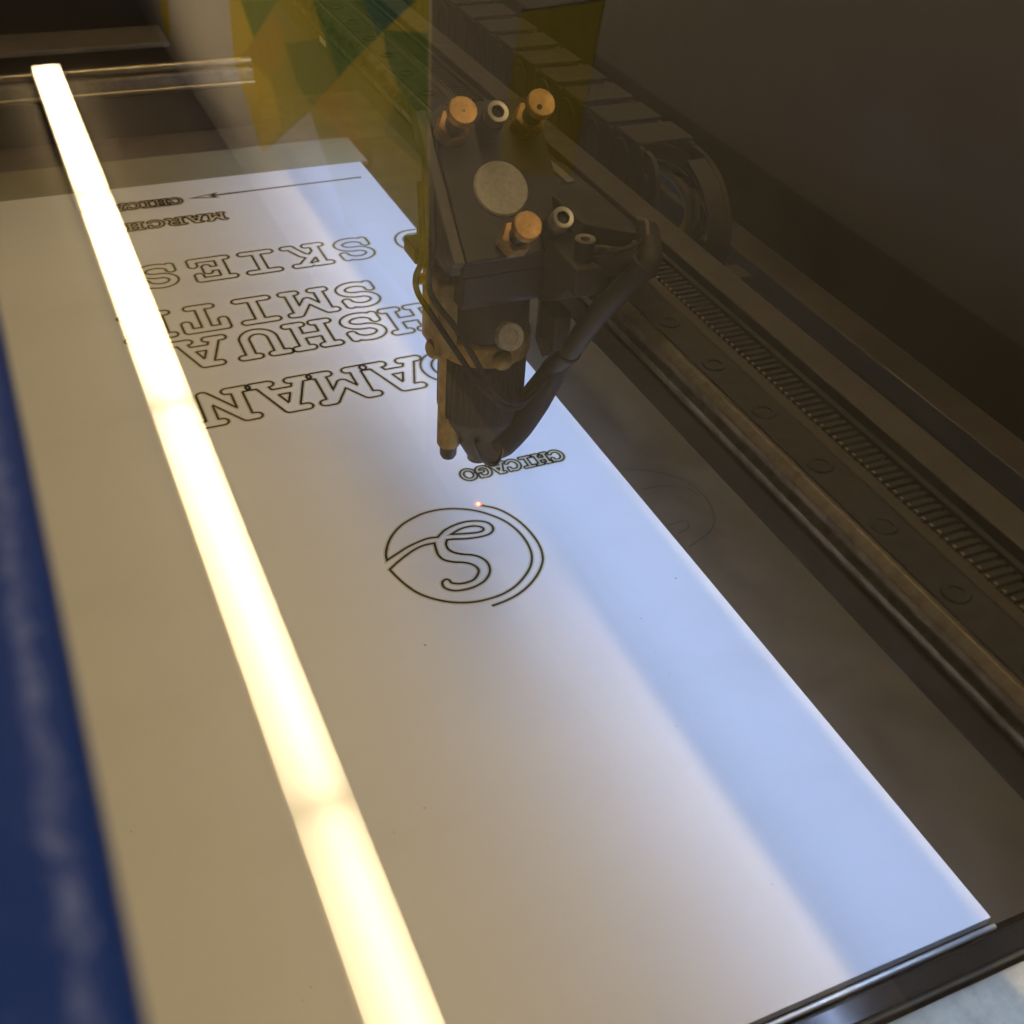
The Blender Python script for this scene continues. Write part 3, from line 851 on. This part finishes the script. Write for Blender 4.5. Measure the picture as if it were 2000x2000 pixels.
def word(txt, x_first, yc, pitch, cap, width, r=0.088, sx=1.0, dx=None):
    """lettering turned half round, so it runs towards smaller x"""
    for k, chx in enumerate(txt):
        if chx == ' ':
            continue
        if (chx, r) not in GL:
            GL[(chx, r)] = glyph(chx, r)
        cx = (x_first - pitch * k) if dx is None else dx[k]
        jx, jy = random.uniform(-.05, .05), random.uniform(-.05, .05)
        paths = [([(cx - p[0] * cap * sx + jx, yc - (p[1] - 0.5) * cap + jy) for p in lp], True) for lp in GL[(chx, r)]]
        o = engrave('engraved_letter', paths, width, width * 2.3)
        o['label'] = 'engraved outline letter ' + chx

word('DXSKIES'.replace('X', ' '), 0, 507.2, 0, 24.0, 0.92, dx=[189.6, 0, 157.8, 134.0, 110.5, 87.0, 62.4])
word('SMITH', 0, 462.2, 0, 24.4, 0.92, dx=[144.9, 121.2, 97.2, 73.6, 49.5])
word('HSHUA', 0, 433.6, 0, 24.4, 0.92, dx=[159.2, 138.0, 114.6, 91.8, 67.0])
word('DAMAN', 0, 390.6, 0, 25.2, 0.92, dx=[160.6, 139.4, 115.4, 91.0, 66.3], sx=1.06)
word('CHICAGO', 176.6, 316.6, 6.05, 7.3, 0.70, 0.10)
word('CHICAGO', 86.6, 587.0, 7.15, 8.6, 0.95, 0.10)
word('MARCH', 102.2, 562.6, 10.1, 9.0, 0.95, 0.10, 1.15)
engrave('engraved_arrow', [([(188.5, 589.8), (150, 589.2), (106.5, 588.4)], False), ([(95.5, 587.9), (108.2, 591.0), (105.2, 588.4), (107.9, 585.5)], True)], 1.35, 2.2)

OUT = [(136.9,298.4),(141.6,294.8),(144.6,290.3),(146.9,284.2),(148.0,277.2),(147.9,270.3),(146.3,264.2),(143.6,259.9),(140.0,256.1),(135.5,252.7),(130.3,250.1),(125.1,248.7),(120.3,248.1)]
EYE = [(121.3,286.5),(125.3,288.1),(129.0,288.3),(131.7,287.5),(133.1,285.9),(132.6,284.7),(130.6,284.3),(126.4,285.1),(121.3,286.5)]
SEG = [[(95.8,281.2),(96.5,284.3),(98.7,288.8),(101.9,293.1),(106.5,297.0),(111.6,299.4),(116.9,300.8),(123.0,300.7),(128.5,299.1),(133.6,296.4),(138.0,292.4),(141.9,286.9),(144.0,280.5),(144.5,274.3),(143.8,268.7),(142.4,264.8),(140.1,261.2),(136.3,257.5),(131.5,254.2),(126.6,252.3),(121.8,251.6),(116.2,251.8),(111.1,253.2),(106.5,255.7),(102.3,259.3),(99.4,263.2),(97.3,268.1),(96.0,272.4),(95.1,276.5)],
 [(95.1,276.5),(99.7,279.6),(105.5,282.8),(110.1,284.2),(114.1,284.1)],
 [(114.1,284.1),(113.4,280.7),(113.1,277.7),(114.0,274.8),(116.7,272.6),(120.1,271.0),(122.2,269.1),(123.1,266.6),(122.3,264.4),(120.0,262.2),(117.4,261.5),(114.6,261.7),(112.2,263.0),(111.9,264.4),(111.1,265.3),(109.6,264.7),(108.9,263.0),(109.3,261.2),(111.3,259.3),(114.4,258.5),(118.4,258.6),(122.5,260.0),(125.3,262.4),(126.9,265.2),(127.3,268.6),(126.2,271.6),(124.1,273.7),(121.2,275.2),(118.5,277.3),(117.4,279.7),(117.7,282.3),(118.8,284.2)],
 [(118.8,284.2),(121.1,283.8),(125.4,282.5),(129.9,281.8),(133.6,282.0),(135.9,283.5),(136.6,286.0),(135.5,288.5),(132.8,290.2),(128.9,291.2),(124.6,290.9),(120.4,289.6),(118.1,288.1),(116.3,286.7)],
 [(116.3,286.7),(113.0,287.2),(109.2,286.6),(104.7,285.3),(99.8,283.1),(95.8,281.2)]]
def sm(pts, n=8):
    return [(v.x, v.y) for v in catmull([(p[0], p[1], 0) for p in pts], n)]
loop = []
for s in SEG:
    q = sm(s)
    loop += q if not loop else q[1:]
em = engrave('engraved_emblem', [(sm(OUT), False), (loop, True), (sm(EYE), True)], 0.84, 1.9)
em['label'] = 'round engraved emblem with a looped monogram'

# faint burn of an earlier cut on the dark bed
bmk = None
GH = [(sm([(199.5,303.9),(209.8,298.8),(218.4,289.2),(220.6,277.3),(217.5,266.3),(211.4,259.4),(199.4,254.4)]), False),
      (sm([(200.3,290.1),(208.9,289.1),(216.7,284.9),(219.0,279.2)]), False), (sm([(198.5,267.9),(205.7,267.9),(205.3,264.2),(199.7,262.4)]), False)]
o = link('burn_mark', ribbon_mesh('burn_mark', GH, 0.8, -3.12, 'bed_mark'), None, bpy.data.objects['cutting_bed'])

# the glowing spot where the beam meets the sheet
sp = thing('laser_spot', 'tiny glowing red laser spot on the white sheet below the nozzle', 'laser spot', (AX, AY, 0))
lathe('core', [(0, 0.42), (0.45, 0.28), (0.62, 0.0)], (AX, AY, 0.12), (0, 0, 1), 'laser_core', sp, 20)
lathe('flare', [(0.62, 0.06), (1.0, 0.03), (1.15, 0.0)], (AX, AY, 0.12), (0, 0, 1), 'laser_red', sp, 20, rmod=lambda a, h: 1 + 0.25 * math.cos(7 * a))

# ------------------------------------------------------------------ lid: clear pane in a blue painted frame
bm = bmesh.new()
bm_box(bm, -20, 345, -60, 735, 204.5, 208.0)
pane = from_bm('lid_pane', bm, 'lid_clear', cab)
pane.data.materials.append(MAT['lid_acrylic'])
pane['label'] = 'clear acrylic lid pane mirroring the ceiling lamp'
for f in pane.data.polygons:
    if f.normal.z > 0.5:
        f.material_index = 1
fr_ = box('lid_frame', -88, -1.5, -77, 745, 208.2, 212.5, 'blue_paint', cab, 1.2, 3)
fr_['label'] = 'scuffed blue painted frame beside the pane'
box('lid_frame', 330, 357, -77, 745, 208.2, 212.5, 'blue_paint', cab, 1.2, 3)
box('lid_frame', -1.3, 329.8, 718, 745, 208.2, 212.3, 'blue_paint', cab, 1.2, 3)
box('lid_frame', -1.3, 329.8, -77, -45, 208.2, 212.3, 'blue_paint', cab, 1.2, 3)
